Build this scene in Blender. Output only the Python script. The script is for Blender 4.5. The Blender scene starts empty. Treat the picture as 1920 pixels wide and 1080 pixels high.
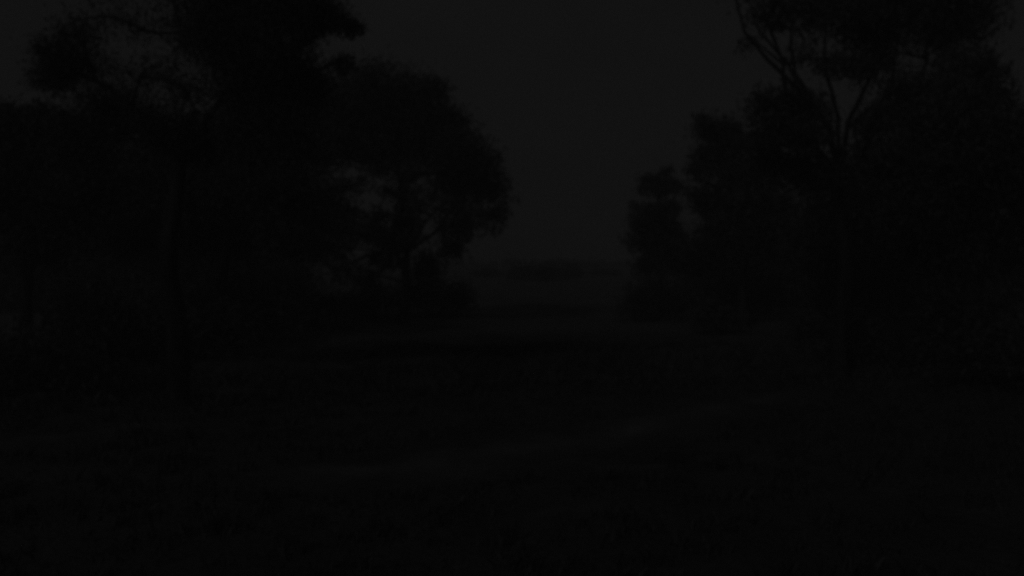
import bpy, math, random
import numpy as np
from mathutils import Vector, noise as mnoise

random.seed(7)
rng = np.random.default_rng(7)
S = bpy.context.scene
C = S.collection

# ------------------------------------------------------------------ camera, sky, moon, exposure
CAM_H = 3.5
HFOV = 70.0
FPX = 960.0 / math.tan(math.radians(HFOV / 2))      # focal length in photo pixels
HORIZON = 497.0                                      # photo row of the level line
PITCH = math.atan((540.0 - HORIZON) / FPX)

cam_d = bpy.data.cameras.new("camera")
cam_d.sensor_width = 36.0
cam_d.lens = 18.0 / math.tan(math.radians(HFOV / 2))
cam_d.dof.use_dof = True                           # a cheap fast lens, set close: the far things stay soft
cam_d.dof.focus_distance = 3.0
cam_d.dof.aperture_fstop = 1.25
cam_d.clip_start = 0.1
cam_d.clip_end = 9000.0
cam = bpy.data.objects.new("camera", cam_d)
cam.location = (0, 0, CAM_H)
cam.rotation_euler = (math.pi / 2 - PITCH, 0, 0)
C.objects.link(cam)
S.camera = cam

MOON_ELEV, MOON_AZ = math.radians(34), math.radians(215)   # azimuth clockwise from +Y: behind the camera, to the left
world = bpy.data.worlds.new("World")
S.world = world
world.use_nodes = True
nt = world.node_tree
nt.nodes.clear()
N, L = nt.nodes.new, nt.links.new
out = N("ShaderNodeOutputWorld")
bg = N("ShaderNodeBackground")
sky = N("ShaderNodeTexSky")
sky.sky_type = 'NISHITA'
sky.sun_disc = False
sky.sun_elevation = MOON_ELEV
sky.sun_rotation = MOON_AZ
bw = N("ShaderNodeRGBToBW")                          # the camera sees in black and white at night
gam = N("ShaderNodeMath"); gam.operation = 'POWER'; gam.inputs[1].default_value = 0.12   # veiled sky: nearly even
tc = N("ShaderNodeTexCoord")
mp = N("ShaderNodeMapping"); mp.inputs['Scale'].default_value = (1.0, 1.0, 1.9)
nz = N("ShaderNodeTexNoise"); nz.inputs['Scale'].default_value = 2.1; nz.inputs['Detail'].default_value = 3.5; nz.inputs['Roughness'].default_value = 0.5
mr = N("ShaderNodeMapRange"); mr.inputs['From Min'].default_value = 0.3; mr.inputs['From Max'].default_value = 0.7
mr.inputs['To Min'].default_value = 0.74; mr.inputs['To Max'].default_value = 1.26
mul = N("ShaderNodeMath"); mul.operation = 'MULTIPLY'
L(sky.outputs[0], bw.inputs[0]); L(bw.outputs[0], gam.inputs[0])
L(tc.outputs['Generated'], mp.inputs[0]); L(mp.outputs[0], nz.inputs['Vector']); L(nz.outputs[0], mr.inputs[0])
L(gam.outputs[0], mul.inputs[0]); L(mr.outputs[0], mul.inputs[1])
L(mul.outputs[0], bg.inputs['Color'])
bg.inputs['Strength'].default_value = 0.0050
L(bg.outputs[0], out.inputs[0])

moon_d = bpy.data.lights.new("moon", 'SUN')
moon_d.energy = 0.038
moon_d.angle = math.radians(11)
moon_d.color = (1.0, 1.0, 1.0)
moon = bpy.data.objects.new("moon", moon_d)
d = Vector((math.sin(MOON_AZ) * math.cos(MOON_ELEV), math.cos(MOON_AZ) * math.cos(MOON_ELEV), math.sin(MOON_ELEV)))
moon.rotation_euler = d.to_track_quat('Z', 'Y').to_euler()
C.objects.link(moon)

S.view_settings.view_transform = 'Standard'
S.view_settings.look = 'None'
S.view_settings.exposure = 0.0
S.view_settings.gamma = 1.0
S.view_settings.use_curve_mapping = False
S.render.engine = 'CYCLES'
S.render.dither_intensity = 2.0
try:
    S.cycles.light_sampling_threshold = 0.0
    S.cycles.use_adaptive_sampling = False
    S.cycles.use_denoising = False                   # the photograph is grainy
    S.cycles.filter_width = 2.0                      # a soft cheap lens
    S.cycles.max_bounces = 4
    S.cycles.volume_bounces = 1
except Exception:
    pass

# ------------------------------------------------------------------ geometry helpers
def ray(px, py):
    """direction of a photo pixel, scaled so that its Y component is 1"""
    x = (px - 960.0) / FPX
    v = -(py - 540.0) / FPX
    cp, sp = math.cos(PITCH), math.sin(PITCH)
    y = cp + v * sp
    z = v * cp - sp
    return x / y, z / y

def at(px, py, Y):
    x, z = ray(px, py)
    return Vector((x * Y, Y, CAM_H + z * Y))

def smooth(a, b, t):
    t = np.clip((t - a) / (b - a), 0, 1)
    return t * t * (3 - 2 * t)

def gully_axis(x):
    return 24.0 + 1.6 * np.sin(x * 0.11 + 0.6) + 0.10 * x

def ground_z(x, y):
    x = np.asarray(x, float); y = np.asarray(y, float)
    g = gully_axis(x)
    z = -0.95 * np.exp(-((y - g) / 3.1) ** 2)
    z = z + 0.10 * np.sin(x * 0.41 + 1.0) * np.sin(y * 0.33) + 0.06 * np.sin(x * 0.93 + y * 0.61)
    z = z + 0.35 * smooth(3, 30, np.abs(x)) * (1 - smooth(40, 90, y))
    far = smooth(40, 160, y)
    return z * (1 - 0.6 * far) + 3.0 * smooth(50, 190, y) + 0.25 * smooth(60, 190, y) * np.sin(x * 0.045 + 1.0)

def gz(x, y):
    return float(ground_z(x, y))

def ground_at(px, py):
    x, z = ray(px, py)
    Y = CAM_H / max(1e-4, -z)
    for _ in range(12):
        Y = (CAM_H - gz(x * Y, Y)) / max(1e-4, -z)
    return Vector((x * Y, Y, gz(x * Y, Y)))

def mesh_np(name, co, faces, mat, attr=None, smooth_shade=False):
    """co: (n,3); faces: (m,k) index array with k = 3 or 4"""
    me = bpy.data.meshes.new(name)
    n, (m, k) = len(co), faces.shape
    me.vertices.add(n); me.vertices.foreach_set("co", np.ascontiguousarray(co, np.float32).ravel())
    me.loops.add(m * k); me.loops.foreach_set("vertex_index", np.ascontiguousarray(faces, np.int32).ravel())
    me.polygons.add(m)
    me.polygons.foreach_set("loop_start", np.arange(0, m * k, k, dtype=np.int32))
    me.polygons.foreach_set("loop_total", np.full(m, k, np.int32))
    if smooth_shade:
        me.polygons.foreach_set("use_smooth", np.ones(m, bool))
    if attr is not None:
        a = me.attributes.new("tone", 'FLOAT', 'POINT')
        a.data.foreach_set("value", np.ascontiguousarray(attr, np.float32))
    me.update(calc_edges=True)
    me.materials.append(mat)
    return me

def link(name, me, parent=None):
    o = bpy.data.objects.new(name, me)
    C.objects.link(o)
    if parent is not None:
        o.parent = parent
        o.matrix_parent_inverse = parent.matrix_basis.inverted()
    return o

def thing(name, loc, label, cat, group=None):
    o = bpy.data.objects.new(name, None)
    o.location = loc
    o.empty_display_size = 0.3
    C.objects.link(o)
    o["label"] = label; o["category"] = cat
    if group: o["group"] = group
    return o

class Tubes:
    def __init__(s): s.v = []; s.f = []; s.n = 0
    def add(s, pts, radii, sides=7):
        pts = [Vector(p) for p in pts]
        for i, p in enumerate(pts):
            t = (pts[min(i + 1, len(pts) - 1)] - pts[max(i - 1, 0)]).normalized()
            a = t.cross(Vector((0.31, 0.95, 0.05)))
            if a.length < 1e-3: a = t.cross(Vector((1, 0, 0)))
            a.normalize(); b = t.cross(a)
            for j in range(sides):
                q = 2 * math.pi * j / sides
                r = radii[i] * (1 + 0.10 * math.sin(3 * q + i * 1.7))
                s.v.append(p + (a * math.cos(q) + b * math.sin(q)) * r)
            if i:
                o = s.n
                for j in range(sides):
                    k = (j + 1) % sides
                    s.f.append((o - sides + j, o - sides + k, o + k, o + j))
            s.n += sides
    def mesh(s, name, mat):
        return mesh_np(name, np.array([tuple(p) for p in s.v]), np.array(s.f), mat, smooth_shade=True)

def wander(a, b, n, amp, sag=0.0):
    """an uneven line from a to b"""
    a, b = Vector(a), Vector(b)
    ln = (b - a).length
    pts = []
    ox, oy, oz = (random.uniform(-50, 50) for _ in range(3))
    for i in range(n + 1):
        t = i / n
        w = math.sin(math.pi * t)
        p = a.lerp(b, t)
        q = Vector((mnoise.noise((ox + t * 2.3, 0, 0)), mnoise.noise((0, oy + t * 2.3, 0)), mnoise.noise((0, 0, oz + t * 2.3))))
        p = p + q * (amp * ln * min(1.0, 2.2 * t) * (0.35 + 0.65 * w)) + Vector((0, 0, sag * ln * w))
        pts.append(p)
    return pts

def leaves(centres, per, spread, length, width, tones, droop=0.7):
    """narrow leaf-sized diamonds scattered round the spray centres"""
    centres = np.repeat(centres, per, axis=0); tones = np.repeat(tones, per)
    n = len(centres)
    sp = np.asarray(spread, float).reshape(-1, 1)
    sp = np.repeat(sp, per, axis=0) if len(sp) > 1 else sp
    p = centres + rng.normal(0, 1, (n, 3)) * sp * np.array([1, 1, 0.8])
    d = rng.normal(0, 1, (n, 3)); d[:, 2] -= droop * 1.6
    d /= np.linalg.norm(d, axis=1, keepdims=True)
    u = np.cross(d, rng.normal(0, 1, (n, 3))); u /= np.linalg.norm(u, axis=1, keepdims=True) + 1e-9
    ln = (length * rng.uniform(0.6, 1.35, n))[:, None]; w = (width * rng.uniform(0.7, 1.3, n))[:, None]
    nrm = np.cross(d, u)
    co = np.empty((n, 4, 3))
    co[:, 0] = p
    co[:, 1] = p + d * ln * 0.45 + u * w * 0.5 + nrm * w * 0.15
    co[:, 2] = p + d * ln
    co[:, 3] = p + d * ln * 0.45 - u * w * 0.5 + nrm * w * 0.15
    tn = np.repeat(np.clip(tones + rng.normal(0, 0.12, n), 0, 1), 4)
    return co.reshape(-1, 3), np.arange(n * 4).reshape(n, 4), tn

# ------------------------------------------------------------------ materials
def mat(name, build, rough=0.85, spec=0.2):
    m = bpy.data.materials.new(name)
    m.use_nodes = True
    t = m.node_tree
    b = t.nodes["Principled BSDF"]
    b.inputs['Roughness'].default_value = rough
    b.inputs['Specular IOR Level'].default_value = spec
    build(t, b)
    return m

def noise_ramp(t, scale, stops, detail=5.0, coord='Object', stretch=(1, 1, 1), rough=0.6):
    tc = t.nodes.new("ShaderNodeTexCoord")
    mp = t.nodes.new("ShaderNodeMapping"); mp.inputs['Scale'].default_value = stretch
    nz = t.nodes.new("ShaderNodeTexNoise"); nz.inputs['Scale'].default_value = scale
    nz.inputs['Detail'].default_value = detail; nz.inputs['Roughness'].default_value = rough
    rp = t.nodes.new("ShaderNodeValToRGB")
    el = rp.color_ramp.elements
    el[0].position, el[0].color = stops[0][0], (*stops[0][1], 1)
    el[1].position, el[1].color = stops[-1][0], (*stops[-1][1], 1)
    for p, c in stops[1:-1]:
        e = el.new(p); e.color = (*c, 1)
    t.links.new(tc.outputs[coord], mp.inputs[0]); t.links.new(mp.outputs[0], nz.inputs['Vector'])
    t.links.new(nz.outputs[0], rp.inputs[0])
    return rp, nz

def g(v, warm=0.0):
    return (v * (1 + warm), v, v * (1 - warm))

def leaf_mat(name, dark, light):
    def build(t, b):
        a = t.nodes.new("ShaderNodeAttribute"); a.attribute_name = "tone"
        r = t.nodes.new("ShaderNodeValToRGB")
        r.color_ramp.elements[0].color = (*g(dark), 1); r.color_ramp.elements[1].color = (*g(light), 1)
        t.links.new(a.outputs['Fac'], r.inputs[0]); t.links.new(r.outputs[0], b.inputs['Base Color'])
    return mat(name, build, 0.6, 0.3)

def bark(name, dark, light):
    def build(t, b):
        rp, nz = noise_ramp(t, 3.0, [(0.35, g(dark)), (0.65, g(light))], stretch=(1, 1, 0.25))
        t.links.new(rp.outputs[0], b.inputs['Base Color'])
        bp = t.nodes.new("ShaderNodeBump"); bp.inputs['Strength'].default_value = 0.5; bp.inputs['Distance'].default_value = 0.05
        t.links.new(nz.outputs[0], bp.inputs['Height']); t.links.new(bp.outputs[0], b.inputs['Normal'])
    return mat(name, build)

M_leaf = leaf_mat("gum leaves", 0.12, 0.22)
M_leaf_far = leaf_mat("far gum leaves", 0.12, 0.22)
M_shrub = leaf_mat("shrub leaves", 0.10, 0.20)
M_pale_shrub = leaf_mat("pale shrub leaves", 0.12, 0.26)
M_bark = bark("grey bark", 0.06, 0.14)
M_pale_bark = bark("smooth pale bark", 0.22, 0.42)
M_dead = bark("bleached wood", 0.35, 0.55)
M_blade = leaf_mat("grass blades", 0.14, 0.24)
M_rush = leaf_mat("rushes", 0.12, 0.28)

def _ground(t, b):
    a = t.nodes.new("ShaderNodeAttribute"); a.attribute_name = "tone"
    rank, n1 = noise_ramp(t, 0.55, [(0.32, g(0.12)), (0.5, g(0.155)), (0.68, g(0.20))], detail=8)
    dry, n2 = noise_ramp(t, 0.12, [(0.3, g(0.20)), (0.7, g(0.29))], detail=9, stretch=(0.5, 1, 1))
    mx = t.nodes.new("ShaderNodeMix"); mx.data_type = 'RGBA'
    t.links.new(a.outputs['Fac'], mx.inputs['Factor'])
    t.links.new(rank.outputs[0], mx.inputs['A']); t.links.new(dry.outputs[0], mx.inputs['B'])
    t.links.new(mx.outputs['Result'], b.inputs['Base Color'])
    tc = t.nodes.new("ShaderNodeTexCoord"); fn = t.nodes.new("ShaderNodeTexNoise")
    fn.inputs['Scale'].default_value = 6.0; fn.inputs['Detail'].default_value = 8
    bp = t.nodes.new("ShaderNodeBump"); bp.inputs['Strength'].default_value = 0.7; bp.inputs['Distance'].default_value = 0.12
    t.links.new(tc.outputs['Object'], fn.inputs['Vector']); t.links.new(fn.outputs[0], bp.inputs['Height'])
    t.links.new(bp.outputs[0], b.inputs['Normal'])
M_ground = mat("creek flat grass", _ground, 0.95, 0.1)

def _track(t, b):
    a = t.nodes.new("ShaderNodeAttribute"); a.attribute_name = "tone"
    grass, n1 = noise_ramp(t, 0.55, [(0.32, g(0.12)), (0.5, g(0.155)), (0.68, g(0.20))], detail=8)
    dirt, n2 = noise_ramp(t, 0.9, [(0.25, g(0.20)), (0.75, g(0.33))], detail=9)
    sm = t.nodes.new("ShaderNodeMath"); sm.operation = 'ADD'
    sc = t.nodes.new("ShaderNodeMath"); sc.operation = 'MULTIPLY_ADD'; sc.inputs[1].default_value = 1.5; sc.inputs[2].default_value = -0.85
    sm.use_clamp = True
    t.links.new(n2.outputs[0], sc.inputs[0]); t.links.new(sc.outputs[0], sm.inputs[0]); t.links.new(a.outputs['Fac'], sm.inputs[1])
    mx = t.nodes.new("ShaderNodeMix"); mx.data_type = 'RGBA'
    t.links.new(sm.outputs[0], mx.inputs['Factor'])
    t.links.new(grass.outputs[0], mx.inputs['A']); t.links.new(dirt.outputs[0], mx.inputs['B'])
    t.links.new(mx.outputs['Result'], b.inputs['Base Color'])
    bp = t.nodes.new("ShaderNodeBump"); bp.inputs['Strength'].default_value = 0.5; bp.inputs['Distance'].default_value = 0.06
    t.links.new(n2.outputs[0], bp.inputs['Height']); t.links.new(bp.outputs[0], b.inputs['Normal'])
M_track = mat("pale worn dirt", _track, 0.95, 0.1)

def _water(t, b):
    b.inputs['Base Color'].default_value = (*g(0.03), 1)
    rp, nz = noise_ramp(t, 2.5, [(0.3, g(0.02)), (0.7, g(0.04))])
    bp = t.nodes.new("ShaderNodeBump"); bp.inputs['Strength'].default_value = 0.15; bp.inputs['Distance'].default_value = 0.02
    t.links.new(nz.outputs[0], bp.inputs['Height']); t.links.new(bp.outputs[0], b.inputs['Normal'])
M_water = mat("still creek water", _water, 0.12, 0.5)

# ------------------------------------------------------------------ ground, creek, track
def axis(stops):
    out = []
    for a, b, step in stops:
        out += list(np.arange(a, b, step))
    out.append(stops[-1][1])
    return np.array(out)

xs = axis([(-3000, -400, 325), (-400, -60, 20), (-60, -20, 2), (-20, 20, 0.4), (20, 60, 2), (60, 400, 20), (400, 3000, 325)])
ys = axis([(-60, 2, 4), (2, 36, 0.35), (36, 80, 1.5), (80, 220, 5), (220, 1000, 60), (1000, 6000, 500)])
X, Y = np.meshgrid(xs, ys)
Z = ground_z(X, Y)
jit = np.zeros_like(Z)
near = (np.abs(X) < 20) & (Y < 36) & (Y > 2)
jit[near] = rng.normal(0, 0.018, near.sum())
co = np.stack([X, Y, Z + jit], -1).reshape(-1, 3)
nx, ny = len(xs), len(ys)
i = np.arange(nx * ny).reshape(ny, nx)
faces = np.stack([i[:-1, :-1], i[:-1, 1:], i[1:, 1:], i[1:, :-1]], -1).reshape(-1, 4)
tone = smooth(2.0, 16.0, Y - gully_axis(X) + 1.2 * np.sin(X * 0.7) + 0.6 * np.sin(X * 1.9))
tone = np.maximum(tone * 1.0, 0.0)
go = link("ground", mesh_np("ground", co, faces, M_ground, tone.ravel(), True))
go["kind"] = "structure"; go["label"] = "dark grassy creek flat running back to an open paddock"

wx = np.arange(-45, 45.1, 1.0)
wco, wf = [], []
for k, x in enumerate(wx):
    c = float(gully_axis(x))
    wco += [(x, c - 1.25 + 0.25 * math.sin(x * 0.8), -0.70), (x, c + 1.25 + 0.25 * math.sin(x * 0.63 + 2), -0.70)]
    if k: wf.append((2 * k - 2, 2 * k, 2 * k + 1, 2 * k - 1))
wo = link("creek", mesh_np("creek", np.array(wco), np.array(wf), M_water))
wo["kind"] = "structure"; wo["label"] = "narrow still creek lying in its gully"

def on_track(pts, x, y):
    return False

def ribbon(name, spec, label, seg=60, across=14, strength=1.0):
    """a ragged strip of worn earth that follows the ground: spec = (px, py, half height in rows)"""
    cen, half = [], []
    for px, py, h in spec:
        a, b = ground_at(px, py - h), ground_at(px, py + h)
        cen.append((a + b) / 2); half.append((a - b).length / 2)
    t = np.linspace(0, len(spec) - 1, seg)
    cx = np.interp(t, range(len(spec)), [c.x for c in cen]); cy = np.interp(t, range(len(spec)), [c.y for c in cen])
    hh = np.interp(t, range(len(spec)), half)
    dx, dy = np.gradient(cx), np.gradient(cy)
    ln = np.hypot(dx, dy); tx, ty = dx / ln, dy / ln
    co, tone = [], []
    for k in range(seg):
        wl = 1 + 0.35 * mnoise.noise((k * 0.23, 3.1, spec[0][0])); wr = 1 + 0.35 * mnoise.noise((k * 0.23, 9.7, spec[0][0]))
        for j in range(across + 1):
            s = -1 + 2 * j / across
            w = hh[k] * (wl if s < 0 else wr) * s
            px, py = cx[k] - ty[k] * w, cy[k] + tx[k] * w
            end = min(1, k / 8, (seg - 1 - k) / 8)
            co.append((px, py, gz(px, py) + 0.075 * min(end, 1 - abs(s)) ** 0.5 - 0.03))
            tone.append(min(end, 1 - abs(s)) * strength * 1.5 - 0.45)
    co = np.array(co); n = across + 1
    idx = np.arange(seg * n).reshape(seg, n)
    f = np.stack([idx[:-1, :-1], idx[1:, :-1], idx[1:, 1:], idx[:-1, 1:]], -1).reshape(-1, 4)
    o = link(name, mesh_np(name, co, f, M_track, np.array(tone), True))
    o["kind"] = "structure"; o["label"] = label
    return cx, cy, hh

tr = ribbon("dirt_track", [(470, 900, 20), (600, 892, 32), (760, 884, 42), (900, 868, 50), (1010, 850, 50), (1100, 832, 38), (1210, 802, 28), (1320, 776, 21), (1440, 750, 14), (1530, 735, 9)],
            "pale worn dirt track curving across the near grass", strength=0.8)
p1 = ribbon("bare_patch", [(1090, 882, 8), (1180, 878, 12), (1300, 872, 8)], "small bare patch beside the dirt track", 26, 8, 0.75)
p2 = ribbon("bare_patch", [(930, 985, 14), (1060, 960, 26), (1210, 950, 16)], "bare patch in the nearest grass", 26, 8, 0.6)
p3 = ribbon("bare_patch", [(10, 822, 8), (80, 826, 14), (170, 832, 8)], "bare patch in the grass near the left edge", 26, 8, 0.6)

# ------------------------------------------------------------------ grass and rushes
def blades(name, x, y, h, w, tone, mtl, label):
    n = len(x)
    z = ground_z(x, y)
    ang = rng.uniform(0, 2 * math.pi, n); lean = rng.normal(0, 0.35, (n, 2)) * h[:, None]
    co = np.empty((n, 4, 3))
    bx, by = np.cos(ang) * w * 0.5, np.sin(ang) * w * 0.5
    co[:, 0] = np.stack([x - bx, y - by, z - 0.02], -1)
    co[:, 1] = np.stack([x + bx, y + by, z - 0.02], -1)
    co[:, 2] = np.stack([x + bx * 0.6 + lean[:, 0] * 0.4, y + by * 0.6 + lean[:, 1] * 0.4, z + h * 0.6], -1)
    co[:, 3] = np.stack([x + lean[:, 0], y + lean[:, 1], z + h], -1)
    o = link(name, mesh_np(name, co.reshape(-1, 3), np.arange(n * 4).reshape(n, 4), mtl, np.repeat(np.clip(tone, 0, 1), 4)))
    o["kind"] = "stuff"; o["label"] = label
    return o

tx_ = rng.uniform(-26, 26, 6500); ty_ = 4 + 28 * rng.uniform(0, 1, 6500) ** 1.2
keep = np.ones(len(tx_), bool)
for cx, cy, hh in (tr, p1, p2, p3):
    for k in range(len(cx)):
        keep &= ~((tx_ - cx[k]) ** 2 + (ty_ - cy[k]) ** 2 < (hh[k] * 0.85) ** 2)
keep &= np.abs(tx_) < ty_ * 0.85 + 2
keep &= np.abs(ty_ - gully_axis(tx_)) > 1.4
tx_, ty_ = tx_[keep], ty_[keep]
sz = rng.uniform(0.5, 1.3, len(tx_)); ton = np.clip(rng.normal(0.4, 0.25, len(tx_)), 0, 1)
k = 16
bx = np.repeat(tx_, k) + rng.normal(0, 0.13, len(tx_) * k); by = np.repeat(ty_, k) + rng.normal(0, 0.13, len(tx_) * k)
bh = np.repeat(sz, k) * rng.uniform(0.06, 0.20, len(tx_) * k)
blades("grass", bx, by, bh, 0.02 + 0.03 * rng.uniform(0, 1, len(bx)), np.repeat(ton, k) * 0.7 + rng.normal(0, 0.1, len(bx)), M_blade,
       "rank tufted grass on the near creek bank")

n = 620
rx = np.concatenate([-11 + 17 * rng.beta(1.3, 1.3, n) + 1.2 * np.sin(np.arange(n)), rng.uniform(-24, 24, n)])
off = np.concatenate([rng.normal(5.2, 0.3, n), rng.choice([-2.4, 2.3], n) + rng.normal(0, 0.5, n)])
ry = gully_axis(rx) + off
k = 14
bx = np.repeat(rx, k) + rng.normal(0, 0.16, len(rx) * k); by = np.repeat(ry, k) + rng.normal(0, 0.16, len(rx) * k)
blades("rushes", bx, by, np.concatenate([rng.uniform(0.12, 0.42, n * k), rng.uniform(0.2, 0.6, n * k)]), np.full(len(bx), 0.03), rng.uniform(0, 1, len(bx)), M_rush,
       "dark rushes growing along the creek gully")

# ------------------------------------------------------------------ trees
def tree(label, base_px, Yd, fork_py, clumps, trunk_r=0.3, leaf=(0.3, 0.11), lai=4.5, barkm=None, leafm=None, lean=0.0,
         bare=(), name="gum_tree", forks=1, depth=0.55, group=None, spray=0.40):
    """clumps: (px, py, radius in photo pixels[, density]) give where each spray of the crown hangs; every one gets a depth of its own"""
    barkm = barkm or M_bark; leafm = leafm or M_leaf
    x0, _ = ray(base_px, 600)
    bx = x0 * Yd
    base = Vector((bx, Yd, gz(bx, Yd) - 0.05))
    root = thing(name, base, label, "tree", group)
    fx, fz = ray(base_px + lean, fork_py)
    fork = Vector((fx * Yd, Yd + random.uniform(-.3, .3), CAM_H + fz * Yd))
    tp = wander(base, fork, 9, 0.06)
    rr = [trunk_r * (1.35 if q == 0 else 1.0) * (1 - 0.4 * q / 9) for q in range(10)]
    T = Tubes(); T.add(tp, rr, 10)
    link("trunk", T.mesh("trunk", barkm), root)
    span = max(c[2] for c in clumps) / FPX * Yd
    width = (max(c[0] for c in clumps) - min(c[0] for c in clumps)) / FPX * Yd * 0.5
    cen_all, per_all, spr_all, ton_all = [], [], [], []
    leaf = (leaf[0] * 0.82, leaf[1] * 0.78)
    la = leaf[0] * leaf[1] * 0.5
    hubs = []
    for c in clumps:
        px, py, rp = c[:3]
        dens = c[3] if len(c) > 3 else 1.0
        dy = random.uniform(-1, 1) * width * depth
        p = at(px, py, Yd + dy)
        r = rp / FPX * (Yd + dy)
        # the limb: from the fork, or from an earlier limb on its way
        start = fork
        best = (fork - p).length
        for hpt in hubs:
            dd = (hpt - p).length * 1.05
            if dd < best and hpt.z < p.z + 0.4 * r: best, start = dd, hpt
        if p.z < fork.z - 1.0 and start is fork:
            q = min(range(len(tp)), key=lambda i_: abs(tp[i_].z - (p.z - 0.3)))
            start = tp[q]
        lp = wander(start, p, 7, 0.10, 0.06)
        ln = (p - start).length
        r0 = min(trunk_r * 0.62, 0.03 + 0.017 * ln)
        T = Tubes(); T.add(lp, [r0 * (1 - 0.72 * q / 7) for q in range(8)], 6)
        hubs += [lp[3], lp[5]]
        nspray = max(6, int(26 * dens))
        u = rng.normal(0, 1, (nspray, 3)); u /= np.linalg.norm(u, axis=1, keepdims=True)
        rad = rng.uniform(0.25, 1.0, nspray) ** 0.6
        cc = np.array(p)[None] + u * (rad * r)[:, None] * np.array([1, 1.0, 0.82]) * 0.9
        for q in range(0, nspray, 3):
            tw = wander(lp[random.choice((4, 5, 6, 7))], cc[q], 4, 0.14, 0.05)
            T.add(tw, [r0 * 0.26 * (1 - 0.75 * z_ / 4) + 0.006 for z_ in range(5)], 4)
        link("limb", T.mesh("limb", barkm), root)
        nl = int(lai * dens * math.pi * r * r / la)
        per = max(8, nl // nspray)
        cen_all.append(cc); per_all.append(np.full(nspray, per)); spr_all.append(np.full(nspray, r * spray * random.uniform(0.8, 1.15)))
        ton_all.append(np.clip(random.uniform(0.25, 0.75) + rng.normal(0, 0.15, nspray), 0, 1))
    for poly, r0, r1 in bare:                      # limbs that show bare against the sky
        pts = []
        P = [at(px, py, Yd + dy) for px, py, dy in poly]
        for a, b in zip(P[:-1], P[1:]):
            w_ = wander(a, b, 4, 0.05)
            pts += w_ if not pts else w_[1:]
        T = Tubes(); m_ = len(pts)
        T.add(pts, [r0 + (r1 - r0) * q / (m_ - 1) for q in range(m_)], 7)
        link("limb", T.mesh("limb", barkm), root)
    cen = np.concatenate(cen_all); per = np.concatenate(per_all); spr = np.concatenate(spr_all); ton = np.concatenate(ton_all)
    co, f, tn = leaves(cen, per, spr, leaf[0], leaf[1], ton)
    link("crown", mesh_np("crown", co, f, leafm, tn), root)
    return root

# near left gum: its crown reaches over the top left of the view
tree("largest gum at the left, its dark crown overhanging the top of the view", 330, 21, 300,
     [(630, 36, 30), (595, 28, 40), (560, 25, 50), (500, 20, 70), (430, 30, 75), (430, 110, 70), (500, 110, 70), (550, 130, 50), (520, 190, 65),
      (450, 180, 42, .9), (643, 118, 22), (664, 52, 18), (580, 165, 40), (375, 60, 50, .5), (300, 40, 50, .13), (240, 60, 50, .12), (180, 30, 45, .2),
      (115, 110, 46, 1.1), (100, 150, 32), (145, 60, 34, .6), (190, 120, 42, .25), (270, 130, 50, .2), (340, 160, 45, .4), (170, 195, 40, .5),
      (240, 210, 60, .8), (320, 240, 60), (380, 260, 55), (460, 260, 60), (540, 260, 60), (150, 260, 55), (420, -60, 90), (540, -50, 80), (300, -70, 80, .2), (180, -70, 70, .3)],
     0.34, (0.16, 0.055), 4.2, depth=0.4)
tree("dark gum at the left edge, its rounded top just clear of the sky", 45, 27, 330,
     [(20, 215, 36), (70, 220, 34), (125, 235, 36), (30, 280, 60), (110, 300, 60), (-40, 240, 60), (-60, 340, 80), (20, 370, 70), (110, 380, 70), (180, 340, 55), (60, 450, 60)],
     0.24, (0.28, 0.10), 4.5, depth=0.5)
tree("leafy gum standing behind the largest left one, its crown low to the ground", 420, 34, 420,
     [(220, 330, 70), (310, 320, 70), (400, 330, 75), (490, 330, 70), (560, 360, 60), (250, 420, 70), (350, 410, 75), (450, 420, 75), (540, 440, 60), (590, 410, 40, .7), (180, 430, 60)],
     0.28, (0.33, 0.12), 4.5, depth=0.5)
# the spreading gum left of the sky gap
tree("spreading gum left of the sky gap, diagonal limbs with bright sky between them", 755, 44, 470,
     [(700, 150, 46), (760, 165, 42), (810, 175, 36), (640, 190, 60), (700, 215, 60), (780, 225, 52), (845, 225, 34), (620, 255, 50), (860, 270, 44), (900, 305, 36),
      (800, 275, 50), (720, 275, 50), (650, 280, 32), (920, 350, 34), (935, 395, 22), (875, 345, 40), (850, 385, 34), (845, 310, 40), (620, 385, 40), (590, 290, 40, .8),
      (640, 432, 34), (690, 432, 28), (715, 398, 18, .7), (700, 482, 16, .7), (640, 470, 18, .6), (728, 490, 20, .8), (640, 500, 30, .5), (690, 520, 26, .5), (800, 520, 30, .7), (775, 445, 20, .7), (760, 420, 32), (735, 455, 28), (780, 375, 30, .8), (870, 425, 26), (850, 465, 24), (800, 490, 26), (640, 345, 18, .6), (765, 330, 18, .8), (600, 470, 30), (575, 400, 40),
      (672, 345, 20, .5), (722, 352, 18, .5), (692, 412, 22, .6), (748, 362, 18, .6), (752, 402, 20, .6), (712, 432, 20, .7), (660, 400, 22, .7), (715, 320, 18, .5), (820, 350, 22, .5), (840, 430, 22, .5), (775, 320, 16, .4), (905, 400, 26, .4), (925, 430, 18, .3)],
     0.36, (0.40, 0.15), 4.2, lean=10, depth=0.35, leafm=M_leaf_far,
     bare=[([(752, 500, 0), (735, 440, -1), (745, 385, -1), (770, 340, -2), (830, 290, -2)], 0.17, 0.06),
           ([(735, 440, -1), (690, 405, 0), (650, 385, 1), (630, 350, 1)], 0.10, 0.03),
           ([(760, 470, 0), (810, 400, 1), (870, 350, 2)], 0.11, 0.04)])
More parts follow.
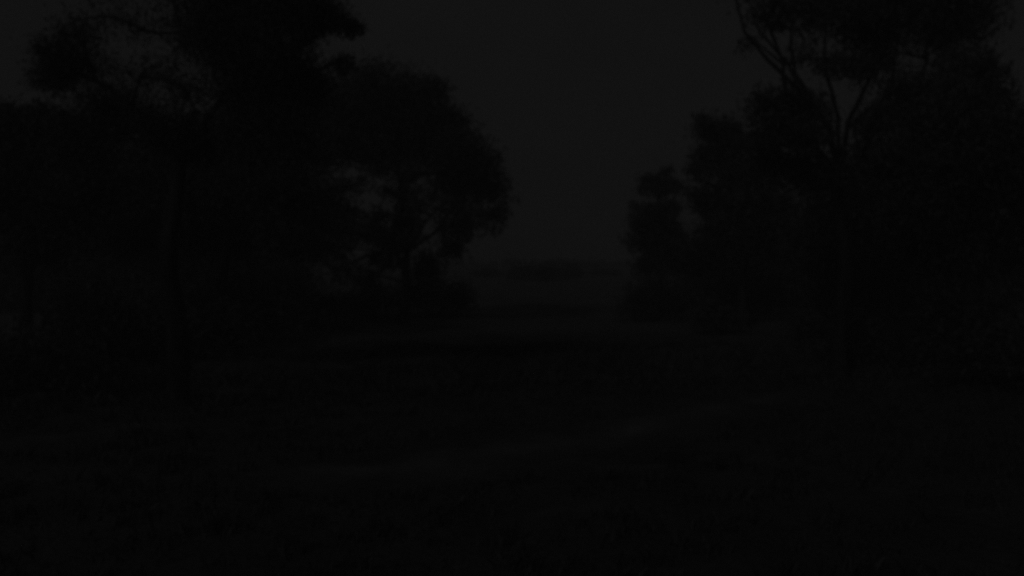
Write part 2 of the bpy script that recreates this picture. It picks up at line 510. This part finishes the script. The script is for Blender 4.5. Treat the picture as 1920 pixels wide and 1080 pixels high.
# right of the gap
tree("small round-headed tree right of the sky gap, standing apart", 1240, 52, 470,
     [(1238, 345, 26), (1215, 335, 16, .7), (1250, 320, 13, .6), (1240, 400, 30), (1210, 400, 24), (1255, 430, 30), (1220, 445, 32), (1200, 420, 18, .7), (1240, 480, 36), (1205, 500, 22, .8), (1260, 385, 18), (1276, 352, 12, .4), (1262, 345, 16, .5), (1192, 385, 14, .4), (1205, 355, 14, .4), (1268, 455, 24, .7), (1190, 455, 20, .6), (1275, 490, 26, .8)],
     0.20, (0.38, 0.15), 4.2, depth=0.6, leafm=M_leaf_far)
tree("mid-height gum with a dark tuft of crown above a thin pale gap", 1395, 40, 440,
     [(1330, 235, 30), (1365, 240, 28), (1345, 262, 26), (1390, 268, 22), (1330, 310, 34, .8), (1385, 325, 36, .8), (1430, 330, 40), (1330, 370, 36), (1390, 390, 44), (1450, 390, 44),
      (1335, 430, 34), (1400, 450, 44), (1470, 450, 44), (1325, 480, 36), (1425, 260, 22, .4), (1305, 320, 16, .5), (1310, 285, 20, .4), (1360, 290, 30, .5), (1305, 360, 22, .5), (1302, 460, 26, .7), (1298, 500, 24, .8), (1420, 290, 30, .4)],
     0.26, (0.36, 0.13), 4.2, depth=0.45, leafm=M_leaf_far)
tree("tall many-limbed gum at the right, bare limbs fanning up against the sky", 1575, 27, 330,
     [(1440, 195, 34), (1480, 190, 32), (1520, 205, 34), (1450, 240, 40), (1510, 260, 44), (1440, 290, 36, .8), (1500, 320, 46), (1560, 330, 46), (1620, 300, 50), (1640, 230, 42, .9),
      (1690, 200, 44, .8), (1680, 150, 36, .6), (1740, 170, 40, .8), (1760, 50, 50, .8), (1690, 40, 50, .8), (1620, 60, 46, .75), (1590, 20, 50, .8), (1520, 20, 42, .55), (1470, 20, 36, .45), (1430, 30, 26, .4),
      (1560, 110, 36, .6), (1500, 95, 30, .35), (1620, 120, 36, .6), (1650, 100, 36, .7), (1800, 120, 46), (1820, 40, 48), (1580, -50, 80, .8), (1700, -50, 90, .9), (1460, -40, 60, .5), (1800, -50, 80), (1405, 80, 20, .4)],
     0.30, (0.26, 0.09), 4.0, depth=0.4,
     bare=[([(1568, 320, 0), (1556, 240, -.5), (1500, 170, -1), (1440, 112, -1.4), (1396, 60, -1.6), (1378, -10, -1.8)], 0.115, 0.035),
           ([(1500, 170, -1), (1478, 120, -.6), (1424, 60, -.3), (1398, -10, 0)], 0.07, 0.025),
           ([(1545, 220, -.5), (1492, 140, 0.4), (1482, 90, .8), (1486, 10, 1)], 0.08, 0.03),
           ([(1575, 330, 0), (1590, 230, .4), (1622, 165, .6), (1660, 90, 1), (1680, 0, 1.4)], 0.11, 0.035),
           ([(1572, 320, 0), (1572, 220, -.4), (1545, 120, -.6), (1550, 20, -.8)], 0.10, 0.03),
           ([(1590, 240, .4), (1650, 190, 1), (1730, 140, 1.4)], 0.09, 0.03)])
tree("broad dark gum at the right edge, sky showing past its shoulder", 1830, 23, 340,
     [(1790, 200, 60), (1850, 175, 40, 1), (1720, 250, 46, .9), (1800, 290, 70), (1880, 240, 52), (1730, 330, 60), (1880, 340, 70), (1800, 390, 70), (1940, 300, 60), (1960, 230, 50), (1700, 400, 55), (1780, 480, 60), (1880, 450, 70), (1960, 400, 60), (1690, 300, 40), (1850, 120, 26)],
     0.32, (0.26, 0.09), 4.6, depth=0.45)
tree("bushy gum between the many-limbed gum and the right edge", 1640, 36, 430,
     [(1560, 390, 50), (1630, 370, 55), (1690, 390, 50), (1530, 440, 50), (1600, 450, 55), (1680, 460, 55), (1640, 500, 50), (1560, 500, 44), (1740, 430, 50)],
     0.24, (0.34, 0.12), 4.5, depth=0.5)

# ------------------------------------------------------------------ shrubs
def shrub(label, px, Yd, hgt, wid, leafm=M_shrub, leaf=(0.25, 0.1), lai=4.5, group=None, name="shrub"):
    x, _ = ray(px, 600)
    bx = x * Yd
    base = Vector((bx, Yd, gz(bx, Yd) - 0.04))
    root = thing(name, base, label, "shrub", group)
    T = Tubes()
    n = max(10, int(14 * wid / hgt))
    cc = []
    for q in range(n):
        a = random.uniform(0, 2 * math.pi); rr = math.sqrt(random.random()) * wid * 0.5
        top = hgt * (1 - 0.55 * (rr / (wid * 0.5)) ** 2) * random.uniform(0.35, 0.92)
        cc.append(base + Vector((math.cos(a) * rr, math.sin(a) * rr * 0.8, top)))
        T.add(wander(base + Vector((math.cos(a), math.sin(a), 0)) * 0.06 * wid * random.random(), cc[-1], 4, 0.12), [0.035, 0.03, 0.024, 0.018, 0.01], 4)
    link("stem", T.mesh("stem", M_bark), root)
    r = math.sqrt(wid * hgt) * 0.15
    nl = int(lai * wid * hgt * 0.8 / (leaf[0] * leaf[1] * .5))
    per = max(10, nl // n)
    co, f, tn = leaves(np.array([tuple(c) for c in cc]), np.full(n, per), np.full(n, r), leaf[0], leaf[1], rng.uniform(0.1, 0.9, n), 0.2)
    keep = co.reshape(-1, 4, 3)[:, :, 2].min(1) > base.z - 0.02
    co = co.reshape(-1, 4, 3)[keep].reshape(-1, 3); tn = tn.reshape(-1, 4)[keep].ravel()
    link("foliage", mesh_np("foliage", co, np.arange(len(co)).reshape(-1, 4), leafm, tn), root)
    return root

G1 = "shrubs under the trees"
for lab, px, Yd, h, w in [
    ("wide dark shrub at the left edge under the rounded gum", 30, 22, 2.3, 4.5),
    ("dark shrub under the crown of the largest left gum", 190, 26, 2.6, 4.6),
    ("dense shrub at the foot of the largest left gum's trunk", 345, 28, 2.4, 4.6),
    ("tall shrub below the low-crowned gum on the left", 470, 33, 3.4, 5.0),
    ("dark shrub left of the spreading gum's foot", 570, 41, 2.3, 4.8),
    ("shrub at the foot of the spreading gum with diagonal limbs", 710, 47, 2.3, 4.8),
    ("low shrub right of the spreading gum, nearest the sky gap", 812, 50, 3.1, 4.2),
    ("shrub at the foot of the small round-headed tree", 1225, 46, 3.1, 3.6),
    ("wide shrub below the mid-height gum's dark tuft", 1400, 44, 2.8, 4.6),
    ("dense shrub below the bushy gum on the right", 1620, 38, 3.0, 5.0),
    ("dark shrub at the foot of the many-limbed gum", 1590, 30, 1.9, 3.6),
    ("tall shrub below the broad right-edge gum", 1800, 26, 2.8, 4.6),
    ("dark shrub in the right corner under the broad gum", 1900, 20, 2.2, 3.6),
]:
    shrub(lab, px, Yd, h, w, group=G1)
shrub("pale leafy shrub between the round-headed tree and the many-limbed gum", 1345, 36, 2.1, 2.2, M_pale_shrub, group=G1)
shrub("low pale shrub left of the many-limbed gum's trunk", 1525, 33, 1.5, 1.9, M_pale_shrub, group=G1)
shrub("pale low shrub in front of the spreading gum", 635, 38, 1.1, 2.2, M_pale_shrub, group=G1)

G2 = "bushes out on the far paddock"
for lab, px, Yd, h, w in [
    ("low broad bush out on the paddock, left end of the dark clump", 983, 112, 2.3, 5.0),
    ("highest bush in the dark clump on the paddock, under the sky gap", 1026, 108, 2.9, 5.0),
    ("smaller bush at the right end of the dark clump on the paddock", 1066, 113, 2.4, 4.6),
    ("low flat bush left of the dark clump on the paddock", 912, 122, 1.1, 5.0),
    ("low flat bush right of the dark clump on the paddock, towards the round-headed tree", 1135, 124, 1.1, 5.0),
]:
    shrub(lab, px, Yd, h, w, leaf=(0.6, 0.28), lai=5, group=G2, name="paddock_bush")

# far line of trees along the horizon, one mass
cx_ = np.sort(rng.uniform(-150, 150, 620)); cy_ = 192 + rng.normal(0, 4, 620)
ch = 0.5 + 1.3 * np.array([abs(mnoise.noise((v * 0.11, 1.3, 0))) + 0.35 * random.random() for v in cx_])
cen = np.stack([cx_, cy_, ground_z(cx_, cy_) + ch * rng.uniform(0.1, 1.0, 620)], -1)
co, f, tn = leaves(cen, np.full(620, 90), np.full(620, 0.45), 0.6, 0.3, rng.uniform(0, 0.4, 620), 0.1)
fo = link("treeline", mesh_np("treeline", co, f, M_leaf_far, tn))
fo["kind"] = "stuff"; fo["label"] = "thin dark far-off line of scrub along the horizon"

# dense growth beyond the trees on either side, one dark mass each
def thicket(label, pts, n, hmax):
    u = rng.uniform(0, len(pts) - 1.001, n)
    k0 = u.astype(int); fr = u - k0
    P = np.array([(ray(px, 600)[0] * Yd, Yd) for px, Yd in pts])
    q = P[k0] * (1 - fr)[:, None] + P[k0 + 1] * fr[:, None] + rng.normal(0, 1.8, (n, 2))
    top = np.array([hmax * (0.55 + 0.75 * abs(mnoise.noise((a * 0.16, b * 0.16, 4.2)))) for a, b in q])
    z = ground_z(q[:, 0], q[:, 1]) + top * rng.uniform(0.02, 1.0, n)
    co, f, tn = leaves(np.stack([q[:, 0], q[:, 1], z], -1), np.full(n, 34), np.full(n, 0.6), 0.5, 0.2, rng.uniform(0, 1, n), 0.2)
    o = link("thicket", mesh_np("thicket", co, f, M_shrub, tn))
    o["kind"] = "stuff"; o["label"] = label
thicket("dark thicket closing the view beyond the left trees", [(-250, 48), (0, 52), (250, 55), (410, 58), (530, 62)], 1500, 6.0)
thicket("dark thicket closing the view beyond the right trees", [(1310, 66), (1450, 60), (1650, 55), (1850, 50), (2150, 46)], 1500, 6.0)

# mist lying over the flat: even, thin night air
hm = bpy.data.meshes.new("haze")
hx, hy0, hy1, hz0, hz1 = 3050, -110, 6050, -3.0, 32.0
hm.from_pydata([(a, b, c) for c in (hz0, hz1) for b in (hy0, hy1) for a in (-hx, hx)], [],
               [(0, 2, 3, 1), (4, 5, 7, 6), (0, 1, 5, 4), (2, 6, 7, 3), (0, 4, 6, 2), (1, 3, 7, 5)])
M_haze = bpy.data.materials.new("night mist"); M_haze.use_nodes = True
ht = M_haze.node_tree; ht.nodes.clear()
ho = ht.nodes.new("ShaderNodeOutputMaterial"); pv = ht.nodes.new("ShaderNodeVolumePrincipled")
pv.inputs['Color'].default_value = (0.95, 0.95, 0.95, 1); pv.inputs['Density'].default_value = 0.0070; pv.inputs['Anisotropy'].default_value = 0.0
ht.links.new(pv.outputs[0], ho.inputs['Volume'])
hm.materials.append(M_haze)
hz = link("haze", hm); hz["kind"] = "stuff"; hz["label"] = "thin night mist over the creek flat"

# fallen bleached branch on the paddock edge
p = ground_at(668, 585)
root = thing("fallen_branch", p, "short pale fallen branch on the grass before the spreading gum", "branch")
T = Tubes(); T.add(wander(p + Vector((-.75, 0.1, .16)), p + Vector((.75, -.1, .42)), 5, .08), [.10, .09, .08, .07, .055, .03], 7)
link("wood", T.mesh("wood", M_dead), root)
T = Tubes(); T.add(wander(p + Vector((.1, 0, .28)), p + Vector((.45, .35, .70)), 4, .1), [.05, .045, .035, .025, .01], 6)
link("twig", T.mesh("twig", M_dead), root)
